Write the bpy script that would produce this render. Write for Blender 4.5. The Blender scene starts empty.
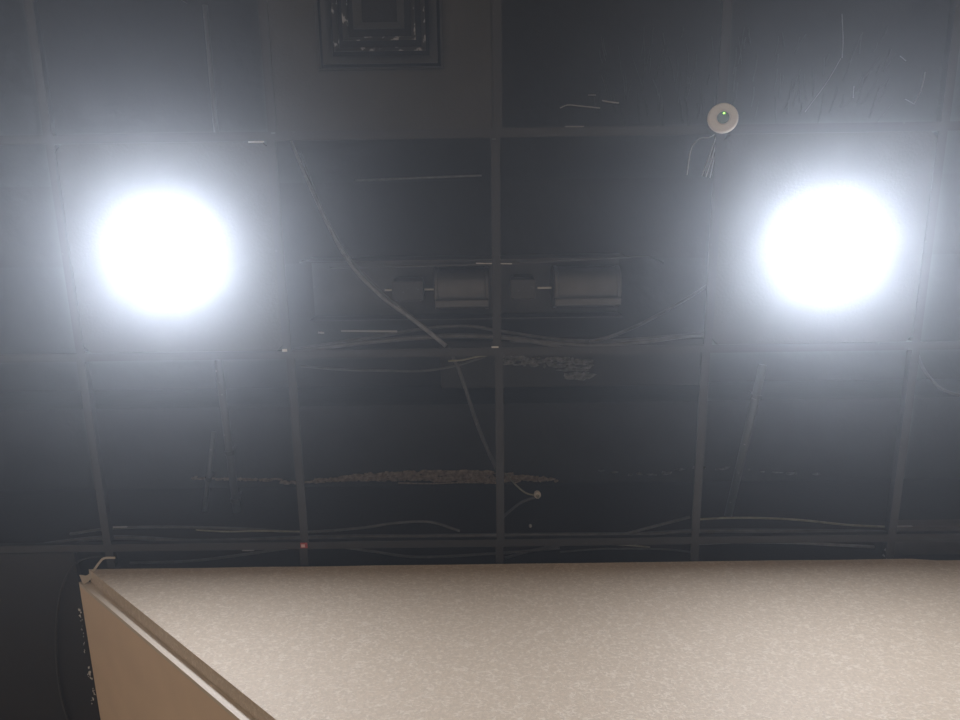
import bpy, bmesh, math, random
from mathutils import Vector, Matrix, noise as mnoise
random.seed(7)
S = bpy.context.scene
COL = S.collection

# ------------------------------------------------------------ camera
CZ = 1.5                       # the phone is held 1.5 m above the floor
GZ = CZ + 1.9644               # face of the ceiling grid
F = 700.0
def rotm(yaw, pitch, roll):    # columns: image right, image down, forward
    M = Matrix(((1,0,0),(0,math.cos(pitch),math.sin(pitch)),(0,-math.sin(pitch),math.cos(pitch))))
    N = Matrix(((math.cos(yaw),0,math.sin(yaw)),(0,1,0),(-math.sin(yaw),0,math.cos(yaw))))
    L = Matrix(((math.cos(roll),-math.sin(roll),0),(math.sin(roll),math.cos(roll),0),(0,0,1)))
    return N @ M @ L
RM = rotm(-0.0037, 0.2257, 0.0147)
cam_d = bpy.data.cameras.new('camera')
cam = bpy.data.objects.new('camera', cam_d); COL.objects.link(cam)
cam_d.sensor_fit = 'HORIZONTAL'; cam_d.sensor_width = 36; cam_d.lens = 36 * F / 960
cam_d.clip_start = 0.02; cam_d.clip_end = 60
r, d, f = RM.col[0], RM.col[1], RM.col[2]
m = Matrix((( r[0], -d[0], -f[0], 0),( r[1], -d[1], -f[1], 0),( r[2], -d[2], -f[2], CZ),(0,0,0,1)))
cam.matrix_world = m
S.camera = cam

# ------------------------------------------------------------ added glare haze, exposure
W = bpy.data.worlds.new('glare_haze'); S.world = W; W.use_nodes = True
nt = W.node_tree; nt.nodes.clear()
wo = nt.nodes.new('ShaderNodeOutputWorld')
bg = nt.nodes.new('ShaderNodeBackground'); bg.inputs[0].default_value = (0,0,0,1); bg.inputs[1].default_value = 0
nt.links.new(bg.outputs[0], wo.inputs['Surface'])
GLARE_HAZE = 0.043  # scattering air added to imitate the lens glare around the lamps
vs = nt.nodes.new('ShaderNodeVolumeScatter')
vs.inputs['Color'].default_value = (0.93, 0.96, 1, 1)
vs.inputs['Density'].default_value = GLARE_HAZE
vs.inputs['Anisotropy'].default_value = 0.845
nt.links.new(vs.outputs[0], wo.inputs['Volume'])
S.view_settings.view_transform = 'Standard'; S.view_settings.look = 'None'
S.view_settings.gamma = 1; S.view_settings.use_curve_mapping = False
S.view_settings.exposure = 0.0
S.cycles.max_bounces = 8; S.cycles.volume_bounces = 0
LAMP_W = 28.0
LAMP_COL = (0.815, 0.875, 1.0)

def P(u, v, h):
    """point that the photograph shows at pixel u, v, on the level h metres above the camera"""
    q = RM @ Vector(((u - 480) / F, (v - 360) / F, 1)); q *= h / q.z
    return Vector((q.x, q.y, q.z + CZ))
X0, Y0, T = 0.0434, -0.1726, 0.6
def gx(i): return X0 + T * i
def gy(j): return Y0 + T * j

# ------------------------------------------------------------ helpers
def link(o, parent=None):
    COL.objects.link(o)
    if parent is not None:
        o.parent = parent
        o.matrix_parent_inverse = parent_world(parent).inverted()
    return o
def parent_world(p):
    m = p.matrix_basis.copy()
    if p.parent: m = parent_world(p.parent) @ p.matrix_parent_inverse @ m
    return m
def tag(o, label=None, cat=None, group=None, kind=None):
    if label: o['label'] = label
    if cat: o['category'] = cat
    if group: o['group'] = group
    if kind: o['kind'] = kind
    return o
def thing(name, label, cat, loc, group=None):
    o = bpy.data.objects.new(name, None); o.empty_display_size = .05
    o.location = loc; COL.objects.link(o)
    return tag(o, label, cat, group)
def obj(name, bm, mat, parent=None, smooth=False, bevel=0):
    """links a bmesh built in world space; the origin goes to the middle of its box"""
    bmesh.ops.recalc_face_normals(bm, faces=bm.faces[:])
    lo = Vector([min(v.co[k] for v in bm.verts) for k in range(3)])
    hi = Vector([max(v.co[k] for v in bm.verts) for k in range(3)])
    c = (lo + hi) / 2
    bmesh.ops.translate(bm, verts=bm.verts[:], vec=-c)
    me = bpy.data.meshes.new(name); bm.to_mesh(me); bm.free()
    if smooth:
        for p in me.polygons: p.use_smooth = True
    me.materials.append(mat)
    o = bpy.data.objects.new(name, me); o.location = c
    link(o, parent)
    if bevel:
        b = o.modifiers.new('bevel', 'BEVEL'); b.width = bevel; b.segments = 2; b.limit_method = 'ANGLE'
    return o
def struct(name, bm, mat):
    return tag(obj(name, bm, mat), kind='structure')
def box(bm, x0, x1, y0, y1, z0, z1):
    vs_ = [bm.verts.new((x, y, z)) for x in (x0, x1) for y in (y0, y1) for z in (z0, z1)]
    for q in ((0,1,3,2),(4,6,7,5),(0,4,5,1),(2,3,7,6),(0,2,6,4),(1,5,7,3)):
        bm.faces.new([vs_[k] for k in q])
def prism_xz(bm, pts, y0, y1):
    a = [bm.verts.new((x, y0, z)) for x, z in pts]; b = [bm.verts.new((x, y1, z)) for x, z in pts]
    bm.faces.new(a); bm.faces.new(b[::-1]); n = len(pts)
    for k in range(n): bm.faces.new((a[k], a[(k+1)%n], b[(k+1)%n], b[k]))
def spline(pts, n=10):
    pts = [Vector(p) for p in pts]
    if len(pts) < 3: return pts
    out = []
    e = [pts[0]*2 - pts[1]] + pts + [pts[-1]*2 - pts[-2]]
    for k in range(1, len(e) - 2):
        a, b, c, d_ = e[k-1], e[k], e[k+1], e[k+2]
        for s in range(n):
            t = s / n
            out.append(0.5 * ((2*b) + (c-a)*t + (2*a-5*b+4*c-d_)*t*t + (3*b-a-3*c+d_)*t*t*t))
    out.append(pts[-1]); return out
def tube(bm, pts, rad, seg=8, cap=True):
    pts = [Vector(p) for p in pts]; rings = []
    up = Vector((0.1, 0.2, 1)).normalized()
    for k, p in enumerate(pts):
        t = (pts[min(k+1, len(pts)-1)] - pts[max(k-1, 0)]).normalized()
        s = t.cross(up)
        if s.length < 1e-3: s = t.cross(Vector((1,0,0)))
        s.normalize(); w = s.cross(t)
        rr = rad(k / max(1, len(pts)-1)) if callable(rad) else rad
        rings.append([bm.verts.new(p + rr*(math.cos(a)*s + math.sin(a)*w)) for a in [2*math.pi*q/seg for q in range(seg)]])
    for a, b in zip(rings, rings[1:]):
        for q in range(seg): bm.faces.new((a[q], a[(q+1)%seg], b[(q+1)%seg], b[q]))
    if cap: bm.faces.new(rings[0][::-1]); bm.faces.new(rings[-1])
def lathe(bm, prof, c, axis='z', seg=48, close=False):
    c = Vector(c); rings = []
    for rr, h in prof:
        ring = []
        for q in range(seg):
            a = 2*math.pi*q/seg; x, y = rr*math.cos(a), rr*math.sin(a)
            ring.append(bm.verts.new(c + (Vector((x, y, h)) if axis == 'z' else Vector((h, x, y)))))
        rings.append(ring)
    pr = list(zip(rings, rings[1:])) + ([(rings[-1], rings[0])] if close else [])
    for a, b in pr:
        for q in range(seg): bm.faces.new((a[q], a[(q+1)%seg], b[(q+1)%seg], b[q]))
    if not close:
        bm.faces.new(rings[0]); bm.faces.new(rings[-1][::-1])
def BM(): return bmesh.new()

# ------------------------------------------------------------ materials
def mat(name, col, rough=.6, metal=0, spec=.5, vary=0, scale=12, bump=0, bscale=60, emit=None):
    m_ = bpy.data.materials.new(name); m_.use_nodes = True; n = m_.node_tree; b = n.nodes['Principled BSDF']
    b.inputs['Base Color'].default_value = (*col, 1); b.inputs['Roughness'].default_value = rough
    b.inputs['Metallic'].default_value = metal; b.inputs['Specular IOR Level'].default_value = spec
    tc = n.nodes.new('ShaderNodeTexCoord')
    if vary:
        no = n.nodes.new('ShaderNodeTexNoise'); no.inputs['Scale'].default_value = scale; no.inputs['Detail'].default_value = 6
        n.links.new(tc.outputs['Object'], no.inputs['Vector'])
        cr = n.nodes.new('ShaderNodeValToRGB')
        cr.color_ramp.elements[0].position = .3; cr.color_ramp.elements[1].position = .7
        cr.color_ramp.elements[0].color = (*[c*(1-vary) for c in col], 1)
        cr.color_ramp.elements[1].color = (*[min(1, c*(1+vary)) for c in col], 1)
        n.links.new(no.outputs[0], cr.inputs[0]); n.links.new(cr.outputs[0], b.inputs['Base Color'])
    if bump:
        n2 = n.nodes.new('ShaderNodeTexNoise'); n2.inputs['Scale'].default_value = bscale; n2.inputs['Detail'].default_value = 8
        n.links.new(tc.outputs['Object'], n2.inputs['Vector'])
        bp = n.nodes.new('ShaderNodeBump'); bp.inputs['Strength'].default_value = bump; bp.inputs['Distance'].default_value = .004
        n.links.new(n2.outputs[0], bp.inputs['Height']); n.links.new(bp.outputs[0], b.inputs['Normal'])
    if emit:
        b.inputs['Emission Color'].default_value = (*emit[0], 1); b.inputs['Emission Strength'].default_value = emit[1]
    return m_
def worn(name, col, pale, thresh=.66, stretch=(1,1,1), scale=30, rough=.5):
    """black paint scuffed through to something paler in small streaks"""
    m_ = mat(name, col, rough); n = m_.node_tree; b = n.nodes['Principled BSDF']
    tc = n.nodes.new('ShaderNodeTexCoord'); mp = n.nodes.new('ShaderNodeMapping'); mp.inputs['Scale'].default_value = stretch
    no = n.nodes.new('ShaderNodeTexNoise'); no.inputs['Scale'].default_value = scale; no.inputs['Detail'].default_value = 5
    cr = n.nodes.new('ShaderNodeValToRGB'); cr.color_ramp.elements[0].position = thresh; cr.color_ramp.elements[1].position = thresh + .05
    cr.color_ramp.elements[0].color = (*col, 1); cr.color_ramp.elements[1].color = (*pale, 1)
    n.links.new(tc.outputs['Object'], mp.inputs[0]); n.links.new(mp.outputs[0], no.inputs['Vector'])
    n.links.new(no.outputs[0], cr.inputs[0]); n.links.new(cr.outputs[0], b.inputs['Base Color'])
    return m_
def fibre_wall(name, col):
    """pale board with short curled fibres pressed into it"""
    m_ = mat(name, col, .62); n = m_.node_tree; b = n.nodes['Principled BSDF']; L = n.links
    tc = n.nodes.new('ShaderNodeTexCoord'); acc = None
    for k, (sc, rot, th) in enumerate(((34, .5, .034), (27, -.9, .030), (40, 1.9, .036))):
        mp = n.nodes.new('ShaderNodeMapping'); mp.inputs['Rotation'].default_value = (.3*k, rot, 0)
        mp.inputs['Scale'].default_value = (1, 1, 2.4); mp.inputs['Location'].default_value = (k*3.1, 0, k*1.7)
        L.new(tc.outputs['Object'], mp.inputs[0])
        no = n.nodes.new('ShaderNodeTexNoise'); no.inputs['Scale'].default_value = sc; no.inputs['Detail'].default_value = 1.5
        L.new(mp.outputs[0], no.inputs['Vector'])
        a = n.nodes.new('ShaderNodeMath'); a.operation = 'SUBTRACT'; a.inputs[1].default_value = .5; L.new(no.outputs[0], a.inputs[0])
        ab = n.nodes.new('ShaderNodeMath'); ab.operation = 'ABSOLUTE'; L.new(a.outputs[0], ab.inputs[0])
        mr = n.nodes.new('ShaderNodeMapRange'); mr.inputs[1].default_value = 0; mr.inputs[2].default_value = th*1.6
        mr.inputs[3].default_value = 1; mr.inputs[4].default_value = 0; L.new(ab.outputs[0], mr.inputs[0])
        # break the lines into short fibres
        nb = n.nodes.new('ShaderNodeTexNoise'); nb.inputs['Scale'].default_value = 60 + 9*k; L.new(tc.outputs['Object'], nb.inputs['Vector'])
        mb = n.nodes.new('ShaderNodeMapRange'); mb.inputs[1].default_value = .50; mb.inputs[2].default_value = .60
        L.new(nb.outputs[0], mb.inputs[0])
        mu = n.nodes.new('ShaderNodeMath'); mu.operation = 'MULTIPLY'; L.new(mr.outputs[0], mu.inputs[0]); L.new(mb.outputs[0], mu.inputs[1])
        if acc is None: acc = mu.outputs[0]
        else:
            mx = n.nodes.new('ShaderNodeMath'); mx.operation = 'MAXIMUM'; L.new(acc, mx.inputs[0]); L.new(mu.outputs[0], mx.inputs[1]); acc = mx.outputs[0]
    big = n.nodes.new('ShaderNodeTexNoise'); big.inputs['Scale'].default_value = 150; big.inputs['Detail'].default_value = 3
    L.new(tc.outputs['Object'], big.inputs['Vector'])
    cr = n.nodes.new('ShaderNodeValToRGB')
    cr.color_ramp.elements[0].color = (*[c*.92 for c in col], 1); cr.color_ramp.elements[1].color = (*[min(1, c*1.04) for c in col], 1)
    cr.color_ramp.elements[0].position = .35; cr.color_ramp.elements[1].position = .65
    L.new(big.outputs[0], cr.inputs[0])
    mx = n.nodes.new('ShaderNodeMix'); mx.data_type = 'RGBA'; L.new(cr.outputs[0], mx.inputs[6])
    mx.inputs[7].default_value = (.80, .70, .57, 1)
    fa = n.nodes.new('ShaderNodeMath'); fa.operation = 'MULTIPLY'; fa.inputs[1].default_value = .62; L.new(acc, fa.inputs[0]); L.new(fa.outputs[0], mx.inputs[0])
    L.new(mx.outputs[2], b.inputs['Base Color'])
    ad = n.nodes.new('ShaderNodeMath'); ad.operation = 'ADD'; L.new(acc, ad.inputs[0])
    hb = n.nodes.new('ShaderNodeMath'); hb.operation = 'MULTIPLY'; hb.inputs[1].default_value = .6; L.new(big.outputs[0], hb.inputs[0]); L.new(hb.outputs[0], ad.inputs[1])
    bp = n.nodes.new('ShaderNodeBump'); bp.inputs['Strength'].default_value = .5; bp.inputs['Distance'].default_value = .0016
    L.new(ad.outputs[0], bp.inputs['Height']); L.new(bp.outputs[0], b.inputs['Normal'])
    return m_
M = dict(
    slab   = mat('black_painted_concrete', (.016,.017,.018), .8, vary=.35, scale=3, bump=.5, bscale=25),
    beam   = mat('black_painted_beam', (.028,.031,.034), .75, vary=.25, scale=4, bump=.4, bscale=40),
    back   = mat('black_painted_blockwork', (.012,.011,.011), .8, vary=.3, scale=4, bump=.4),
    board  = mat('black_painted_board', (.009,.008,.008), .7, vary=.15, scale=5),
    tbar   = worn('black_painted_grid_bar', (.018,.018,.020), (.045,.045,.042), .70, (1,1,1), 40, .45),
    tile   = mat('black_painted_tile', (.040,.038,.035), .85, vary=.1, scale=8, bump=.25, bscale=120),
    duct   = mat('dark_sheet_metal', (.07,.073,.08), .42, .3, vary=.2, scale=10),
    drum   = mat('dark_grey_drum', (.115,.115,.12), .38, .4, vary=.12, scale=14),
    motor  = worn('dark_motor_case', (.05,.052,.058), (.14,.14,.15), .62, (1,1,1), 45),
    bright = mat('bare_steel', (.62,.60,.56), .35, .5),
    cable  = mat('black_cable_sheath', (.085,.085,.088), .4, vary=.3, scale=30),
    pcable = mat('grey_flexible_conduit', (.22,.225,.24), .4, vary=.25, scale=40, bump=.6, bscale=220),
    ocable = mat('dusty_olive_cable_sheath', (.24,.23,.17), .5, vary=.3, scale=30),
    wire   = mat('pale_wire', (.62,.63,.66), .5),
    pipe   = worn('painted_pipe', (.085,.088,.096), (.22,.21,.2), .66, (1,1,1), 35),
    plaster= mat('old_plaster', (.30,.235,.175), .9, vary=.5, scale=60, bump=1, bscale=90),
    render = mat('grey_plaster_crumbs', (.13,.13,.125), .9, vary=.6, scale=60, bump=1, bscale=90),
    white  = mat('white_paint', (.70,.68,.63), .6, vary=.1, scale=60),
    ring   = mat('cream_plastic', (.62,.56,.48), .45),
    lens   = mat('dark_green_lens', (.045,.09,.04), .25),
    led    = mat('green_indicator', (.2,.8,.1), .4, emit=((.35,1,.12), 3.0)),
    red    = mat('red_plastic', (.42,.05,.05), .4),
    wall   = fibre_wall('beige_fibre_wall', (.60,.485,.365)),
    soffit = mat('beige_painted_soffit', (.80,.62,.45), .7, vary=.05, scale=6),
    bead   = mat('cream_painted_edge', (.72,.62,.50), .55),
    floor  = mat('pale_floor', (.78,.64,.48), .6, vary=.08, scale=4),
    dark   = mat('pale_painted_wall', (.84,.72,.58), .8, vary=.1, scale=3),
    lampring = mat('white_lamp_ring', (.8,.8,.8), .4),
    glow   = mat('lamp_diffuser', (.9,.9,.9), .5, emit=(LAMP_COL, 30.0)),
)

M['blackc'] = mat('matt_black_cable', (.022,.021,.021), .6)
# ------------------------------------------------------------ room shell
XL, XR, YB, YW, YF = -2.36, 3.0, -2.0, 1.096, 2.2
SL = CZ + 3.02                 # underside of the concrete slab
bm = BM(); box(bm, XL, XR, YB, YF, -.1, 0); struct('floor', bm, M['floor'])
bm = BM(); box(bm, XL-.1, XR+.1, YB-.1, YF+.1, SL, SL+.15); ceiling = struct('ceiling', bm, M['slab'])
bm = BM(); box(bm, XL-.1, XL, YB-.1, YF+.1, -.1, SL); struct('wall_left', bm, M['dark'])
bm = BM(); box(bm, XR, XR+.1, YB-.1, YF+.1, -.1, SL); struct('wall_right', bm, M['dark'])
bm = BM(); box(bm, XL, XR, YB-.1, YB, -.1, SL); struct('wall_back', bm, M['dark'])
bm = BM(); box(bm, XL, XR, YF, YF+.1, -.1, GZ); struct('wall_under_stair', bm, M['dark'])
# black wall that closes the void above the grid
bm = BM(); box(bm, XL, XR, YW+.062, YW+.162, GZ+.03, SL); struct('wall_above_grid', bm, M['back'])
# black ceiling board left of the sloping underside
bm = BM(); box(bm, XL, -1.262, 1.04, YF, GZ-.004, GZ+.012); struct('ceiling_board', bm, M['board'])
K = 1.17
def hipx(z, off=0): return -1.225 + K*(GZ - z) - off
OFF = .026 * math.sqrt(1 + K*K)
# fibre faced wall, its left side cut along the slope; the top edge is a little uneven
top = []
n = 60
for k in range(n + 1):
    x = XR + (hipx(GZ) - XR) * k / n
    top.append((x, GZ - .003 + .0022*mnoise.noise(Vector((x*5, 3, 0))) - (.012 if x > 1.375 else 0)))
bm = BM(); prism_xz(bm, [(hipx(0), 0), (XR, 0)] + top, YW, YW+.044)
struct('wall_far', bm, M['wall'])
bm = BM(); prism_xz(bm, [(hipx(0, OFF), 0), (hipx(0)+.05, 0), (hipx(GZ)+.05, GZ), (hipx(GZ, OFF), GZ)], YW+.044, YW+.056)
struct('trim_1', bm, M['bead'])
bm = BM(); prism_xz(bm, [(hipx(.02, OFF), .02), (hipx(.02)+.06, .02), (hipx(GZ)+.06, GZ), (hipx(GZ, OFF), GZ)], YW+.056, YF)
struct('ceiling_sloped', bm, M['soffit'])
# downstand beam along the head of the void
BH = (YW + .062) / P(480, 484.5, 1).y
by0, by1 = P(480, 404, BH).y, YW + .062
bm = BM(); box(bm, XL, XR, by0, by1, CZ+BH, SL); struct('ceiling_beam', bm, M['beam'])
by2, by3 = P(480, 262, 2.75).y, P(480, 180, 2.75).y
bm = BM(); box(bm, XL, XR, by3, by2, CZ+2.80, SL); struct('ceiling_beam', bm, M['slab'])

# ------------------------------------------------------------ suspended grid
grid = thing('ceiling_grid', 'black painted metal T-bar grid of square openings hung under the ceiling void', 'ceiling grid', (X0, Y0, GZ))
def tee(x0, x1, y0, y1):
    b_ = BM(); box(b_, x0, x1, y0, y1, GZ, GZ+.0025)
    if x1 - x0 > y1 - y0: yc = (y0+y1)/2; box(b_, x0, x1, yc-.003, yc+.003, GZ+.0025, GZ+.036)
    else: xc = (x0+x1)/2; box(b_, xc-.003, xc+.003, y0, y1, GZ+.0025, GZ+.036)
    return b_
IS = range(-4, 5); JS = range(-3, 3)
for j in range(-4, 3):
    obj('main_runner', tee(XL, XR, gy(j)-.012, gy(j)+.012), M['tbar'], grid)
JIT = {(0,-1): .006, (0,0): -.001, (0,1): .004, (1,0): .003, (1,1): -.001, (-1,0): -.004, (-1,1): .004, (-2,1): -.002}
for i in IS:
    for j in range(-4, 3):
        y1 = gy(j+1) - .012 if j < 2 else YW + .052
        if j == 2 and gx(i) < -1.3: continue
        dx = JIT.get((i, j), random.uniform(-.003, .003))
        if j == 2:
            y0_, y1 = gy(2) + .012, YW - .001
        else: y0_ = gy(j) + .012
        obj('cross_tee', tee(gx(i)+dx-.012, gx(i)+dx+.012, y0_, y1), M['tbar'], grid)
for i in (-4, -2, 0, 2, 4):
    for j in (-3, -1, 1):
        b_ = BM(); top_z = CZ+BH if by0 < gy(j) else SL
        tube(b_, [(gx(i), gy(j)+.002, GZ+.03), (gx(i)+.004, gy(j), top_z)], .0012, 6); obj('hanger_wire', b_, M['cable'], grid)
def splice(u0, u1, v, w=.005, m_='bright'):
    a, c = P(u0, v, 1.962), P(u1, v, 1.962); b_ = BM(); box(b_, a.x, c.x, a.y-w/2, a.y+w/2, GZ-.0012, GZ)
    tag(obj('splice_clip', b_, M[m_], grid), 'bare metal clip where two bars join')
splice(491.5, 498.5, 347.3, .0045); splice(248, 264, 142, .004, 'wire'); splice(282, 287, 350.5, .008)
splice(271, 275, 133, .004, 'cable'); splice(492, 496, 139, .003, 'cable')

# ------------------------------------------------------------ tiles in the grid
def tile(i, j, label, hole=0):
    x0, x1, y0, y1 = gx(i)+.008, gx(i+1)-.008, gy(j)+.008, gy(j+1)-.008
    z0, z1 = GZ+.003, GZ+.018; b_ = BM()
    if not hole: box(b_, x0, x1, y0, y1, z0, z1)
    else:
        cx, cy = (x0+x1)/2, (y0+y1)/2; N = 64
        def sq(a):
            c, s = math.cos(a), math.sin(a); k = .5/max(abs(c), abs(s)); return cx+c*k*(x1-x0), cy+s*k*(y1-y0)
        rr = []
        for fn, z in ((0,z0),(1,z0),(1,z1),(0,z1)):
            rr.append([b_.verts.new((*(sq(2*math.pi*(q+.5)/N+0) if fn else (cx+hole*math.cos(2*math.pi*(q+.5)/N), cy+hole*math.sin(2*math.pi*(q+.5)/N))), z)) for q in range(N)])
        for a, c in zip(rr, rr[1:]+rr[:1]):
            for q in range(N): b_.faces.new((a[q], a[(q+1)%N], c[(q+1)%N], c[q]))
    o = obj('ceiling_tile', b_, M['tile']); return tag(o, label, 'ceiling tile', 'black tiles laid in the grid')
lamp_cells = ((-2, 'left'), (1, 'right'))
tile(-2, 0, 'black ceiling tile around the glaring lamp on the left', .086)
tile(1, 0, 'black ceiling tile around the glaring lamp on the right', .086)

# ------------------------------------------------------------ lamps
def downlight(cx, cy, label):
    t = thing('ceiling_lamp', label, 'lamp', (cx, cy, GZ), 'round lamps in the ceiling grid')
    b_ = BM(); lathe(b_, [(.096,.003),(.096,-.002),(.092,-.006),(.084,-.007),(.081,-.002),(.081,.003)], (cx, cy, GZ), close=True)
    obj('lamp_ring', b_, M['lampring'], t, True)
    b_ = BM(); lathe(b_, [(.081,-.0005),(.081,.004)], (cx, cy, GZ)); obj('diffuser', b_, M['glow'], t)
    b_ = BM(); lathe(b_, [(.084,.005),(.084,.05),(.07,.085),(.04,.09)], (cx, cy, GZ)); obj('lamp_housing', b_, M['duct'], t, True)
    ld = bpy.data.lights.new('lamp_light', 'AREA'); ld.shape = 'DISK'; ld.size = .155; ld.energy = LAMP_W; ld.color = LAMP_COL
    lo = bpy.data.objects.new('lamp_light', ld); lo.location = (cx, cy, GZ-.004); link(lo, None)
    lo.parent = t; lo.matrix_parent_inverse = Matrix.Translation(-Vector((cx, cy, GZ)))
    return t
downlight(gx(-2)+.29, gy(0)+.305, 'round white ceiling lamp glaring on the left of the grid')
downlight(gx(1)+.31, gy(0)+.315, 'round white ceiling lamp glaring on the right of the grid, near the sensor')

# ------------------------------------------------------------ square air diffuser
cx, cy = gx(-1)+.300, gy(-1)+.272
t = thing('air_diffuser', 'square black ceiling air diffuser with nested frames, at the top of the photo', 'air diffuser', (cx, cy, GZ))
def sqring(b_, ro, ri, zo, zi, th=.003):
    rings = []
    for r_, z in ((ro, zo), (ri, zi), (ri, zi+th), (ro, zo+th)):
        rings.append([b_.verts.new((cx+sx*r_, cy+sy*r_, GZ+z)) for sx, sy in ((-1,-1),(1,-1),(1,1),(-1,1))])
    for a, c in zip(rings, rings[1:]+rings[:1]):
        for q in range(4): b_.faces.new((a[q], a[(q+1)%4], c[(q+1)%4], c[q]))
M['diff'] = worn('diffuser_black_paint', (.036,.036,.036), (.22,.21,.20), .70, (1,3,1), 22)
M['diffw'] = worn('diffuser_worn_paint', (.036,.036,.036), (.42,.40,.38), .57, (1,1,1), 34)
b_ = BM(); box(b_, gx(-1)+.008, gx(0)-.008, gy(-1)+.008, cy-.165, GZ+.003, GZ+.012)
box(b_, gx(-1)+.008, gx(0)-.008, cy+.165, gy(0)-.008, GZ+.003, GZ+.012)
box(b_, gx(-1)+.008, cx-.165, cy-.165, cy+.165, GZ+.003, GZ+.012)
box(b_, cx+.165, gx(0)-.008, cy-.165, cy+.165, GZ+.003, GZ+.012)
obj('face_panel', b_, M['tile'], t)
for ro, ri, zo, zi, mm in ((.164,.158,-.004,.002,'diff'),(.150,.128,.000,.016,'diff'),(.120,.108,-.006,.010,'diffw'),(.094,.082,-.006,.010,'diffw'),(.066,.046,-.004,.014,'diff')):
    b_ = BM(); sqring(b_, ro, ri, zo, zi); obj('louvre_frame', b_, M[mm], t)
b_ = BM(); box(b_, cx-.165, cx+.165, cy-.165, cy+.165, GZ+.07, GZ+.075); obj('damper_plate', b_, M['back'], t)
b_ = BM()
for a0, a1, c0, c1 in ((-.168,.168,-.168,-.165),(-.168,.168,.165,.168),(-.168,-.165,-.165,.165),(.165,.168,-.165,.165)):
    box(b_, cx+a0, cx+a1, cy+c0, cy+c1, GZ+.004, GZ+.20)
obj('neck', b_, M['back'], t)

# ------------------------------------------------------------ sensor
c = P(723, 118, 1.935)
t = thing('ceiling_sensor', 'round cream ceiling sensor with a green light in its dark centre', 'sensor', c)
RT = Matrix.Rotation(math.radians(10), 3, 'Y') @ Matrix.Rotation(math.radians(-12), 3, 'X')
def tilted(prof, name, mm, off=(0,0,0), par=t):
    b_ = BM(); lathe(b_, prof, (0,0,0), close=False)
    bmesh.ops.translate(b_, verts=b_.verts[:], vec=Vector(off)); bmesh.ops.transform(b_, matrix=RT.to_4x4(), verts=b_.verts[:])
    bmesh.ops.translate(b_, verts=b_.verts[:], vec=c); return obj(name, b_, M[mm], par, False)
tilted([(.037,.009),(.0395,.004),(.0388,-.001),(.035,-.004),(.020,-.006),(.0165,-.004)], 'bezel', 'ring')
ln = tilted([(.0158,-.004),(.0145,-.009),(.009,-.012),(.003,-.013)], 'lens', 'lens')
tilted([(.0028,-.0122),(.0024,-.0142),(.001,-.015)], 'indicator_light', 'led', (.0005,-.0085,.001), ln)
tilted([(.030,.03),(.030,.008)], 'back_box', 'ring')
CG = 'cables and wires in the ceiling void'
def cable(name, label, pts, rad, mm='cable', h=2.08, cat='cable', group=CG, seg=8, ext=None):
    q = [P(p[0], p[1], p[2] if len(p) > 2 else h) for p in pts]
    if ext: q = ext(q)
    b_ = BM(); tube(b_, spline(q), rad, seg)
    return tag(obj(name, b_, M[mm], None, True), label, cat, group)
cable('sensor_wire', 'pale thin wire looping out left of the round sensor', [(718,132,1.985),(710,137,1.99),(699,139,1.99),(691,150,1.99),(687,175,2.0)], .0013, 'wire', cat='wire')
cable('sensor_wire', 'pale thin wire hanging below the sensor, leftmost of the straight ones', [(717,134,1.985),(711,152,1.99),(702,176,2.0)], .0013, 'wire', cat='wire')
cable('sensor_wire', 'pale thin wire hanging below the sensor, middle of the straight ones', [(718,135,1.985),(713,155,1.99),(706,177,2.0)], .0016, 'wire', cat='wire')
cable('sensor_wire', 'pale thin wire hanging below the sensor, rightmost of the straight ones', [(719,136,1.985),(715,155,1.99),(710,178,2.0)], .0013, 'wire', cat='wire')

# ------------------------------------------------------------ fan coil unit above the grid
H1 = 2.22
def px(u, v, h=H1): return P(u, v, h)
a, b2 = px(300, 262), px(626, 332)
t = thing('fan_coil_unit', 'dark fan coil unit with twin blower drums, lying above the grid between the lamps', 'fan unit', ((a.x+b2.x)/2, (a.y+b2.y)/2, a.z+.25))
zt = a.z
yA, yB = px(460, 262).y, px(460, 318).y
b_ = BM(); box(b_, a.x, b2.x, yA-.004, yB+.012, zt+.150, zt+.156)          # top plate
box(b_, a.x, b2.x, yA-.008, yA-.004, zt-.01, zt+.156)                       # rear plate
box(b_, a.x, b2.x, yB+.012, yB+.016, zt+.06, zt+.156)
obj('casing', b_, M['duct'], t)
def drum(u0, u1):
    l, r_ = px(u0, 285, H1+.02).x, px(u1, 285, H1+.02).x; yc = px(500, 288, H1+.06).y; zc = CZ+H1+.07; R_ = .066
    b_ = BM(); prof = []
    lathe(b_, [(R_*.5, l), (R_, l), (R_+.003, l+.003), (R_+.003, l+.012), (R_, l+.014), (R_, r_-.014), (R_+.003, r_-.012), (R_+.003, r_-.003), (R_, r_), (R_*.5, r_)], (0, yc, zc), 'x')
    d_ = obj('blower_drum', b_, M['drum'], t, False)
    for p in d_.data.polygons: p.use_smooth = True
    d_.modifiers.new('e', 'EDGE_SPLIT').split_angle = math.radians(40)
    # outlet lip running along the lower side of the drum
    b_ = BM(); box(b_, l+.002, r_-.002, yc+.030, yc+.052, zc-.073, zc-.058); obj('outlet_lip', b_, M['drum'], d_, bevel=.003)
    return yc, zc
yc, zc = drum(434, 489); drum(554, 621)
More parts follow.
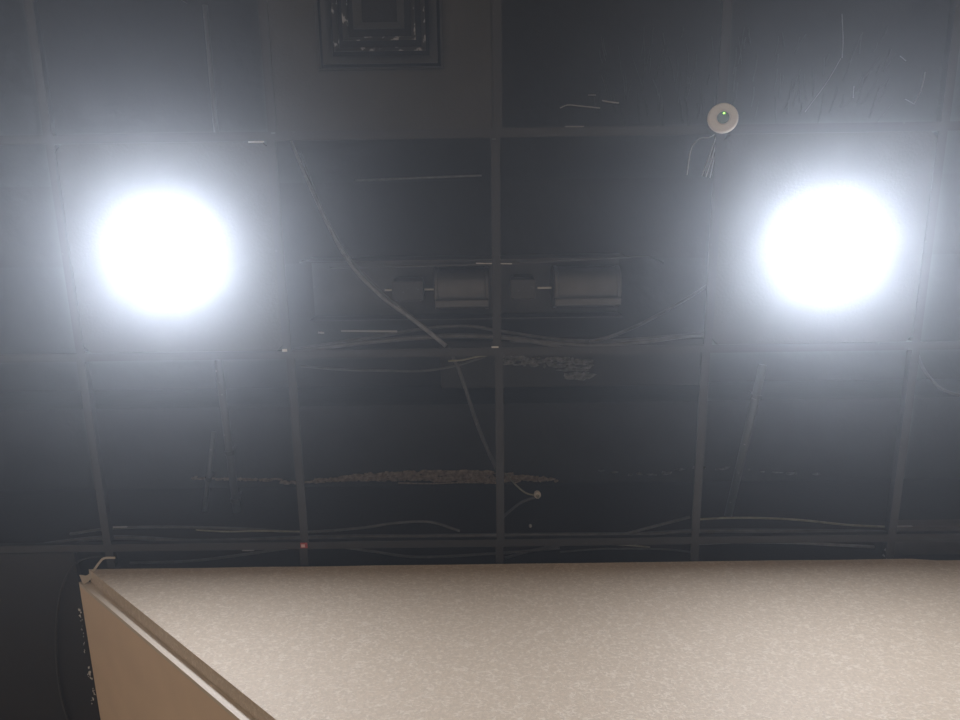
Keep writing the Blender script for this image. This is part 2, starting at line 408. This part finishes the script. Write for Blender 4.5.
def motor(u0, u1, name='motor'):
    l, r_ = px(u0, 285).x, px(u1, 285).x
    b_ = BM(); lathe(b_, [(.020,l-.006),(.036,l),(.040,l+.008),(.040,r_-.008),(.036,r_),(.020,r_+.006)], (0, yc, zc), 'x', 32)
    for q in range(12):
        a_ = 2*math.pi*q/12; c_ = Vector((0, yc+.040*math.cos(a_), zc+.040*math.sin(a_)))
        tube(b_, [c_+Vector((l+.01,0,0)), c_+Vector((r_-.01,0,0))], .0025, 5)
    m_ = obj('motor', b_, M['motor'], t)
    b_ = BM(); box(b_, l-.004, r_+.004, yc-.030, yc+.030, zc-.047, zc-.039); obj('motor_bracket', b_, M['motor'], m_, bevel=.001)
motor(392, 421); motor(512, 535)
for u0, u1, v in ((424.5, 432, 290), (540, 552, 287), (384, 392, 292)):
    l, r_ = px(u0, v).x, px(u1, v).x
    b_ = BM(); tube(b_, [(l-.004, yc, zc-.02), (r_+.004, yc, zc-.02)], .0035, 10); tag(obj('shaft', b_, M['bright'], t), 'bare steel shaft end')
for sx in (a.x+.004, b2.x-.004):
    b_ = BM(); tube(b_, [(sx, (yA+yB)/2, zt+.15), (sx, (yA+yB)/2, SL)], .004, 8); obj('hanger_rod', b_, M['cable'], t)

# ------------------------------------------------------------ pipes and conduits
def pipe(name, label, pts, rad, mm='pipe', cat='pipe', group='pipes in the ceiling void', clamps=()):
    q = [P(*p) for p in pts]; b_ = BM(); tube(b_, q, rad, 16); o = obj(name, b_, M[mm], None, True)
    tag(o, label, cat, group)
    for s in clamps:
        k = q[0].lerp(q[-1], s); dv = (q[-1]-q[0]).normalized()
        b_ = BM(); tube(b_, [k-dv*.008, k+dv*.008], rad+.004, 16); box(b_, k.x-.003, k.x+.003, k.y-.006, k.y+.006, k.z+rad, k.z+rad+.05)
        obj('pipe_clamp', b_, M['motor'], o)
    return o
pipe('conduit_pipe', 'thin pale pipe standing in for a pipe highlight, running crosswise above the grid left of centre, above the fan unit', [(355,180.5,2.40),(482,175.5,2.40)], .0032, 'pcable')  # thin pale tube stands in for the highlight along a pipe
pipe('conduit_pipe', 'dark pipe with clamps running toward the beige wall below the left lamp', [(217,350,2.42),(237,512,2.42)], .014, clamps=(.62, .92))
pipe('conduit_pipe', 'slim faint pipe just left of the clamped pipe below the left lamp', [(214,432,2.5),(203,525,2.5)], .009, clamps=(.5,))
pipe('conduit_pipe', 'dark slanting pipe below the right lamp', [(763,365,2.36),(728,516,2.36)], .014, clamps=(.2,))
pipe('conduit_pipe', 'faint upright pipe at the top left, beside the air diffuser', [(205,5,2.5),(218,150,2.5)], .008)

# ------------------------------------------------------------ cables in the void
cable('flexible_conduit', 'long grey flexible conduit curving down across the upper left openings', [(287,128,2.45),(292,143,2.40),(305,175,2.32),(328,225,2.22),(352,266,2.16),(380,295,2.11),(408,316,2.06),(434,336,2.03),(446,346,2.02)], lambda s: .0042+.0022*s, 'pcable', cat='conduit', group=None)
cable('cable', 'dark cable lying against the grey flexible conduit', [(300,152,2.45),(324,214,2.28),(349,256,2.20),(374,284,2.16),(404,310,2.12),(432,332,2.08)], .0042)
cable('cable', 'dark cable dropping from the middle bar toward the beige wall, left of the centre bar', [(449,349,2.06),(457,365,2.10),(466,390,2.14),(475,418,2.18),(486,446,2.22),(498,472,2.26)], .0062, 'pipe')
cable('cable', 'dark cable arching over the middle bar under the fan unit', [(270,353),(330,344),(380,336),(430,328),(470,326.5),(500,331),(550,338.5),(600,341),(650,338),(712,333)], .0048)
cable('cable', 'thick dark cable running just above the middle bar, left of centre', [(290,352),(350,344),(400,339),(450,336),(485,336.5),(520,339),(562,347)], .0070, h=2.06)
cable('cable', 'dark cable sagging along the middle bar, right of centre', [(510,340),(560,343),(600,345),(650,341),(690,336),(740,335)], .0060, h=2.06)
cable('cable', 'dark cable rising from the middle bar toward the right lamp', [(590,341.5,2.06),(612,336,2.08),(645,322,2.14),(688,298,2.26),(708,285,2.32)], .0050)
cable('cable', 'thin cable hanging just below the middle bar, left of centre', [(300,366),(340,369.5),(380,370.5),(420,371),(450,367),(478,359),(490,354)], .0032, h=2.1)
cable('cable', 'thin olive cable end lying below the middle bar beside the centre', [(448,361),(462,360),(476,357),(488,355)], .0028, 'ocable', h=2.03)
cable('cable', 'thin cable lying over the top of the fan unit', [(330,268,2.2),(420,266,2.2),(500,264,2.2),(560,261,2.2),(620,257.5,2.2),(648,256.5,2.2),(663,263,2.2)], .0028, 'pipe')
cable('cable', 'cable curving away at the right edge of the photo below the lamp', [(917,352,2.15),(922,366,2.15),(932,380,2.15),(946,391,2.15),(975,398,2.15)], .0045, 'pipe')
# bundle above the beige wall
hb = 2.06
cable('cable', 'cable humping up over the bundle beside the beige wall, left of centre', [(70,534),(115,528),(180,527),(250,529),(300,532),(360,528),(395,523),(430,522),(460,531)], .0042, 'cable', h=hb)
cable('cable', 'thick cable running level along the head of the beige wall', [(-30,556),(100,538),(200,541),(330,537),(430,536),(520,535),(640,534),(700,531),(800,531),(870,532),(888,533)], .0070, 'cable', h=hb+.02)
cable('cable', 'cable dipping to the beige wall edge left of centre', [(130,563),(190,561),(240,555),(290,548),(330,546),(370,551),(420,557),(500,553),(560,548)], .0042, h=2.03)
cable('cable', 'cable rising toward the right below the centre bar', [(505,558),(530,551),(560,545),(600,540),(640,530),(690,517)], .0046, h=hb)
cable('cable', 'olive cable lying level beside the beige wall, right of centre', [(503,546),(525,543.5),(560,543),(610,544),(650,547)], .0028, 'ocable', h=2.03)
cable('cable', 'thin cable below the level olive one, right of centre', [(560,552),(600,549),(660,549),(690,552)], .0028, h=2.03)
cable('cable', 'pale grey conduit lying level at the head of the beige wall on the right', [(697,543.5),(740,542),(790,542.5),(830,544.5),(874,547)], .0050, 'pcable', h=2.03)
cable('cable', 'dusty cable lying high in the right-hand bundle above the wall', [(696,519.5),(725,518),(760,518),(800,520),(850,525),(893,527)], .0034, 'ocable', h=hb)
cable('cable', 'dusty cable lying high in the left-hand bundle above the wall', [(196,530),(225,531.5),(260,531),(300,531.5)], .0026, 'ocable', h=hb-.01)
cable('cable', 'black cable looping down the dark board left of the beige corner', [(112,556,2.0),(86,558,1.98),(70,570,1.955),(60,596,1.952),(56,640,1.952),(60,690,1.952),(72,735,1.952)], .0035, 'blackc')
# strips of bare marks
def chip(name, label, u0, u1, v0, v1, h, mm, w=.006, cat='strip', grp='pale bare strips in the void'):
    a_, c_ = P(u0, v0, h), P(u1, v1, h); b_ = BM(); n_ = 8; rows = []
    for k in range(n_+1):
        p = a_.lerp(c_, k/n_); ww = w*(.5+.6*abs(mnoise.noise(Vector((k*1.3, u0, v0)))))
        rows.append([b_.verts.new(p+Vector((0, s*ww, z))) for s, z in ((-1,0),(1,0),(1,.003),(-1,.003))])
    for r1, r2 in zip(rows, rows[1:]):
        for q in range(4): b_.faces.new((r1[q], r1[(q+1)%4], r2[(q+1)%4], r2[q]))
    b_.faces.new(rows[0]); b_.faces.new(rows[-1][::-1])
    return tag(obj(name, b_, M[mm]), label, cat, grp)
M['strip'] = mat('dull_pale_strip', (.34,.33,.32), .6)
chip('cable_tie_strip', 'pale flat strip lying above the middle bar, left of centre', 341, 397, 331, 331.5, 2.05, 'strip', .0042)
chip('cable_tie_strip', 'short pale strip over the left-hand bundle near the beige corner', 113, 127, 527.5, 527, 2.03, 'strip', .003)
chip('cable_tie_strip', 'short pale strip low in the left-hand bundle, between the corner and the red tag', 242, 254, 550.5, 550.5, 2.02, 'strip', .003)
chip('cable_tie_strip', 'short bright strip on the fan unit edge beside the centre bar', 476, 512, 263.3, 263.8, 2.19, 'bright', .0018)
chip('cable_tie_strip', 'thin pale strip beside the middle bar right of the clamped crossing, under the fan unit', 318, 324, 332.5, 333, 2.05, 'strip', .004)

# cable tray at the lower right
a, b2 = P(897, 528, 2.06), P(990, 566, 2.06)
t = thing('cable_tray', 'dark brown metal cable tray at the lower right beside the beige wall', 'cable tray', (a.x, a.y, a.z))
M['tray'] = mat('brown_black_tray', (.075,.062,.055), .6, vary=.2, scale=20)
b_ = BM(); box(b_, a.x, XR-.02, a.y, YW+.05, a.z+.015, a.z+.018); obj('tray_bed', b_, M['tray'], t)
b_ = BM(); box(b_, a.x, XR-.02, a.y-.003, a.y, a.z, a.z+.05); obj('side_rail', b_, M['tray'], t)
b_ = BM(); box(b_, a.x, a.x+.05, a.y-.0045, a.y-.003, a.z, a.z+.008); tag(obj('rail_end', b_, M['strip'], t), 'bare pale rail end')
# bracket at the last bar
a = P(889, 552, 1.975)
b_ = BM(); box(b_, a.x-.014, a.x+.010, a.y-.004, a.y+.004, a.z+.002, a.z+.005); box(b_, a.x+.006, a.x+.010, a.y-.012, a.y+.022, a.z+.002, a.z+.02)
bmesh.ops.rotate(b_, verts=b_.verts[:], cent=a, matrix=Matrix.Rotation(.6, 3, 'Z'))
tag(obj('angle_bracket', b_, M['strip']), 'small bare metal bracket where the last bar meets the wall on the right', 'bracket')

# red tag on the grid bar
a = P(304, 545, 1.96)
t = thing('grid_tag', 'tiny red and white tag clipped on the bar above the beige wall', 'tag', a)
b_ = BM(); box(b_, a.x-.011, a.x+.011, a.y-.008, a.y+.010, a.z-.002, a.z); obj('tag_body', b_, M['red'], t, bevel=.0008)
M['pink'] = mat('pale_pink_face', (.75,.5,.45), .5)
b_ = BM(); box(b_, a.x-.008, a.x+.003, a.y-.003, a.y+.006, a.z-.0032, a.z-.002); tag(obj('tag_label', b_, M['pink'], t), 'pale pink patch of the tag')

# lamp holder on two wires
a = P(537.5, 495.5, 2.2)
t = thing('wire_connector', 'small cream connector knob held on two wires right of the centre bar', 'connector', a)
b_ = BM(); lathe(b_, [(.004,.022),(.010,.020),(.012,.010),(.012,.001),(.009,-.004),(.0075,-.004)], a, seg=24); obj('connector_body', b_, M['ring'], t, True)
b_ = BM(); lathe(b_, [(.0065,.0),(.0055,-.006),(.002,-.009)], a, seg=20); tag(obj('connector_core', b_, M['ocable'], t, True), 'dull olive core')
cable('connector_wire', 'dull wire running up left from the small connector knob to the plaster streak', [(537,496,2.205),(526,493,2.21),(516,485,2.24),(506,474,2.3)], .0030, 'ocable', cat='wire')
cable('connector_wire', 'dark wire running down left from the small connector knob to the centre bar', [(537,497,2.205),(522,502,2.18),(510,511,2.12),(500,520,2.05)], .0045, 'pipe', cat='wire')
a = P(530.5, 526.5, 2.1); b_ = BM(); lathe(b_, [(.002,.01),(.005,.008),(.005,0),(.002,-.003)], a, seg=12)
tag(obj('bolt_end', b_, M['strip']), 'tiny pale bolt end under the small connector knob', 'bolt')

# ------------------------------------------------------------ plaster left on the concrete
def crust(name, label, u0, u1, vfun, wfun, h, mm, gap=.0, seed=0, dens=1.0):
    """irregular thin crust: a row of little jagged plates on the surface at level h"""
    rnd = random.Random(seed); b_ = BM(); u = u0
    while u < u1:
        s = (u-u0)/(u1-u0); wd = wfun(s)
        for _ in range(max(1, int(wd*dens))):
            cc = P(u + rnd.uniform(-3,3), vfun(s) - rnd.random()*wd, h)
            rx, ry = rnd.uniform(.007,.030), rnd.uniform(.003,.009)
            k = rnd.randint(6, 9); ring = []
            for q in range(k):
                a_ = 2*math.pi*q/k; e = rnd.uniform(.5, 1.15)
                ring.append((cc.x+rx*e*math.cos(a_), cc.y+ry*e*math.sin(a_)))
            th = rnd.uniform(.003, .010)
            lo = [b_.verts.new((x, y, cc.z-th*rnd.uniform(.4,1))) for x, y in ring]; hi = [b_.verts.new((x, y, cc.z)) for x, y in ring]
            cen = b_.verts.new((cc.x, cc.y, cc.z-th*1.2))
            for q in range(k):
                b_.faces.new((lo[q], lo[(q+1)%k], hi[(q+1)%k], hi[q])); b_.faces.new((lo[(q+1)%k], lo[q], cen))
            b_.faces.new(hi)
        u += 3.2 + rnd.random()*gap
    return tag(obj(name, b_, M[mm]), label, 'plaster', None, 'stuff')
crust('plaster_residue', 'ragged brown streak of old plaster along the beam left of the centre bar', 196, 492, lambda s: 481.5 + 1.5*math.sin(s*7) - (3 if s < .3 else 0), lambda s: 1.0 + 15*max(0, s-.4)**.6 if s > .4 else 1.2, BH, 'plaster', 0, 3, 1.0)
cable('plaster_edge', 'thin pale brown ridge of plaster along the beam edge left of the centre bar', [(398,483.0),(430,483.6),(460,482.6),(494,482.4)], .0032, 'plaster', h=BH-.003, cat='plaster', group=None)
crust('plaster_residue', 'short brown streak of old plaster right of the centre bar', 500, 560, lambda s: 481, lambda s: 9*(1-s)+1, BH, 'plaster', 0, 5, .9)
crust('plaster_residue', 'faint broken plaster specks at the right below the slanting pipe', 600, 820, lambda s: 472+3*math.sin(s*9), lambda s: 2.5, BH, 'render', 14, 6, .4)
crust('plaster_residue', 'grey plaster crumbs just below the middle bar right of centre', 500, 590, lambda s: 364+4*s, lambda s: 9, 2.35, 'render', 1, 8, .35)
crust('plaster_residue', 'ring of grey plaster crumbs lowest under the middle bar', 566, 590, lambda s: 379, lambda s: 10, 2.35, 'render', 1, 9, .4)
# the ledge the crumbs sit on: a narrow duct side
a, b2 = P(440, 356, 2.35), P(700, 385, 2.35)
b_ = BM(); box(b_, a.x, b2.x, a.y-.05, b2.y, a.z, a.z+.06)
tag(obj('flat_duct', b_, M['slab'], bevel=.003), 'flat black duct above the middle bar carrying grey plaster crumbs', 'duct')

# scuffs on the concrete soffit at the upper right
M['scuff'] = mat('scraped_paint', (.05,.05,.052), .7, vary=.3, scale=40)
M['scuffw'] = mat('bright_scrape', (.5,.48,.45), .7)
M['scuffp'] = mat('pale_scrape', (.26,.26,.265), .7)
def scuffs(name, label, segs, h, mm, par=None):
    b_ = BM()
    for pts, w in segs:
        q = spline([P(u, v, h) for u, v in pts], 6); tube(b_, q, w, 5)
    if par: return tag(obj(name, b_, M[mm], par), label)
    return tag(obj(name, b_, M[mm]), label, 'scrape marks', None, 'stuff')
rnd = random.Random(4); segs = []
for k in range(110):
    u, v = rnd.uniform(590, 900), rnd.uniform(25, 105); a_ = math.pi/2 + (u-700)/500 + rnd.gauss(0, .15); L_ = rnd.uniform(10, 34)
    segs.append(([(u, v), (u+L_*math.cos(a_)*.5+rnd.uniform(-1,1), v+L_*math.sin(a_)*.5), (u+L_*math.cos(a_), v+L_*math.sin(a_))], rnd.uniform(.0012,.003)))
marks = scuffs('scrape_marks', 'faint brushed scrape marks on the black concrete at the upper right', segs, 3.018, 'scuff')
scuffs('sharp_scratches', 'paler sharp scratches', [([(925,72),(921,90),(914,104)], .003), ([(914,104),(905,99)], .0018), ([(842,14),(843,40),(842,58)], .0022), ([(841,58),(827,82),(805,112)], .0018), ([(854,86),(853,98)], .002), ([(900,56),(906,61)], .002)], 3.017, 'scuffp', marks)
scuffs('scrape_marks', 'pale wavy scratches inside the dark opening left of the sensor', [([(560,108),(568,105),(580,106),(600,108)], .0024), ([(602,100.5),(610,102),(619,103)], .003), ([(565,126.5),(584,126.5)], .0022), ([(588,95),(596,95)], .0015)], 2.9, 'scuffw')

# ------------------------------------------------------------ torn paper at the beige corner, paint bits on the board edge
def ribbon(name, label, pts, w, mm, cat, grp=None):
    q = spline([P(*p) for p in pts], 8); b_ = BM(); rows = []
    for k, p in enumerate(q):
        t_ = (q[min(k+1, len(q)-1)]-q[max(k-1, 0)]).normalized(); s = t_.cross(Vector((0,0,1))).normalized()
        ww = w*(1-.45*k/len(q)) * (1 + 2.6*max(0, 1-k/(.35*len(q))))
        rows.append([b_.verts.new(p+s*e*ww+Vector((0,0,z))) for e, z in ((-1,0),(1,.002),(1,.003),(-1,.001))])
    for r1, r2 in zip(rows, rows[1:]):
        for k in range(4): b_.faces.new((r1[k], r1[(k+1)%4], r2[(k+1)%4], r2[k]))
    b_.faces.new(rows[0]); b_.faces.new(rows[-1][::-1])
    return tag(obj(name, b_, M[mm]), label, cat, grp)
M['paper'] = mat('torn_cream_paper', (.52,.45,.36), .8)
ribbon('torn_paper_strip', 'curled strip of torn cream paper sticking up from the beige corner', [(81,580,1.950),(88,578,1.949),(94,570,1.948),(99,563,1.946),(104,558.5,1.944),(115,558,1.94)], .0046, 'paper', 'paper strip')
crl = random.Random(2); b_ = BM()
for (u, v, s_) in [(79,609,3),(80,614,3),(81.5,619,2),(82,628,1.2),(83,635,1.2),(84,643,1.2),(84.5,651,1.5),(88,669,3),(89.5,673,4),(91,677,3),(88.5,675,2),(93.5,690,2),(94.5,694,2.5),(93,699,2.5),(92,702,1.5)]:
    for q in range(4):
        cc = P(u+crl.uniform(-1,1), v+crl.uniform(-2,2), 1.958); e = .0011*s_*crl.uniform(.5,1.1)
        vsx = [b_.verts.new(cc+Vector((e*math.cos(a_)*crl.uniform(.6,1.2), 1.5*e*math.sin(a_)*crl.uniform(.6,1.2), 0))) for a_ in [k*1.2566 for k in range(5)]]
        tp = b_.verts.new(cc-Vector((0,0,.002)))
        bt = b_.verts.new(cc+Vector((0,0,.002)))
        for k in range(5): b_.faces.new((vsx[k], vsx[(k+1)%5], tp)); b_.faces.new((vsx[(k+1)%5], vsx[k], bt))
tag(obj('paint_flakes', b_, M['white']), 'white paint flakes along the edge of the black board by the beige underside', 'paint flakes', None, 'stuff')
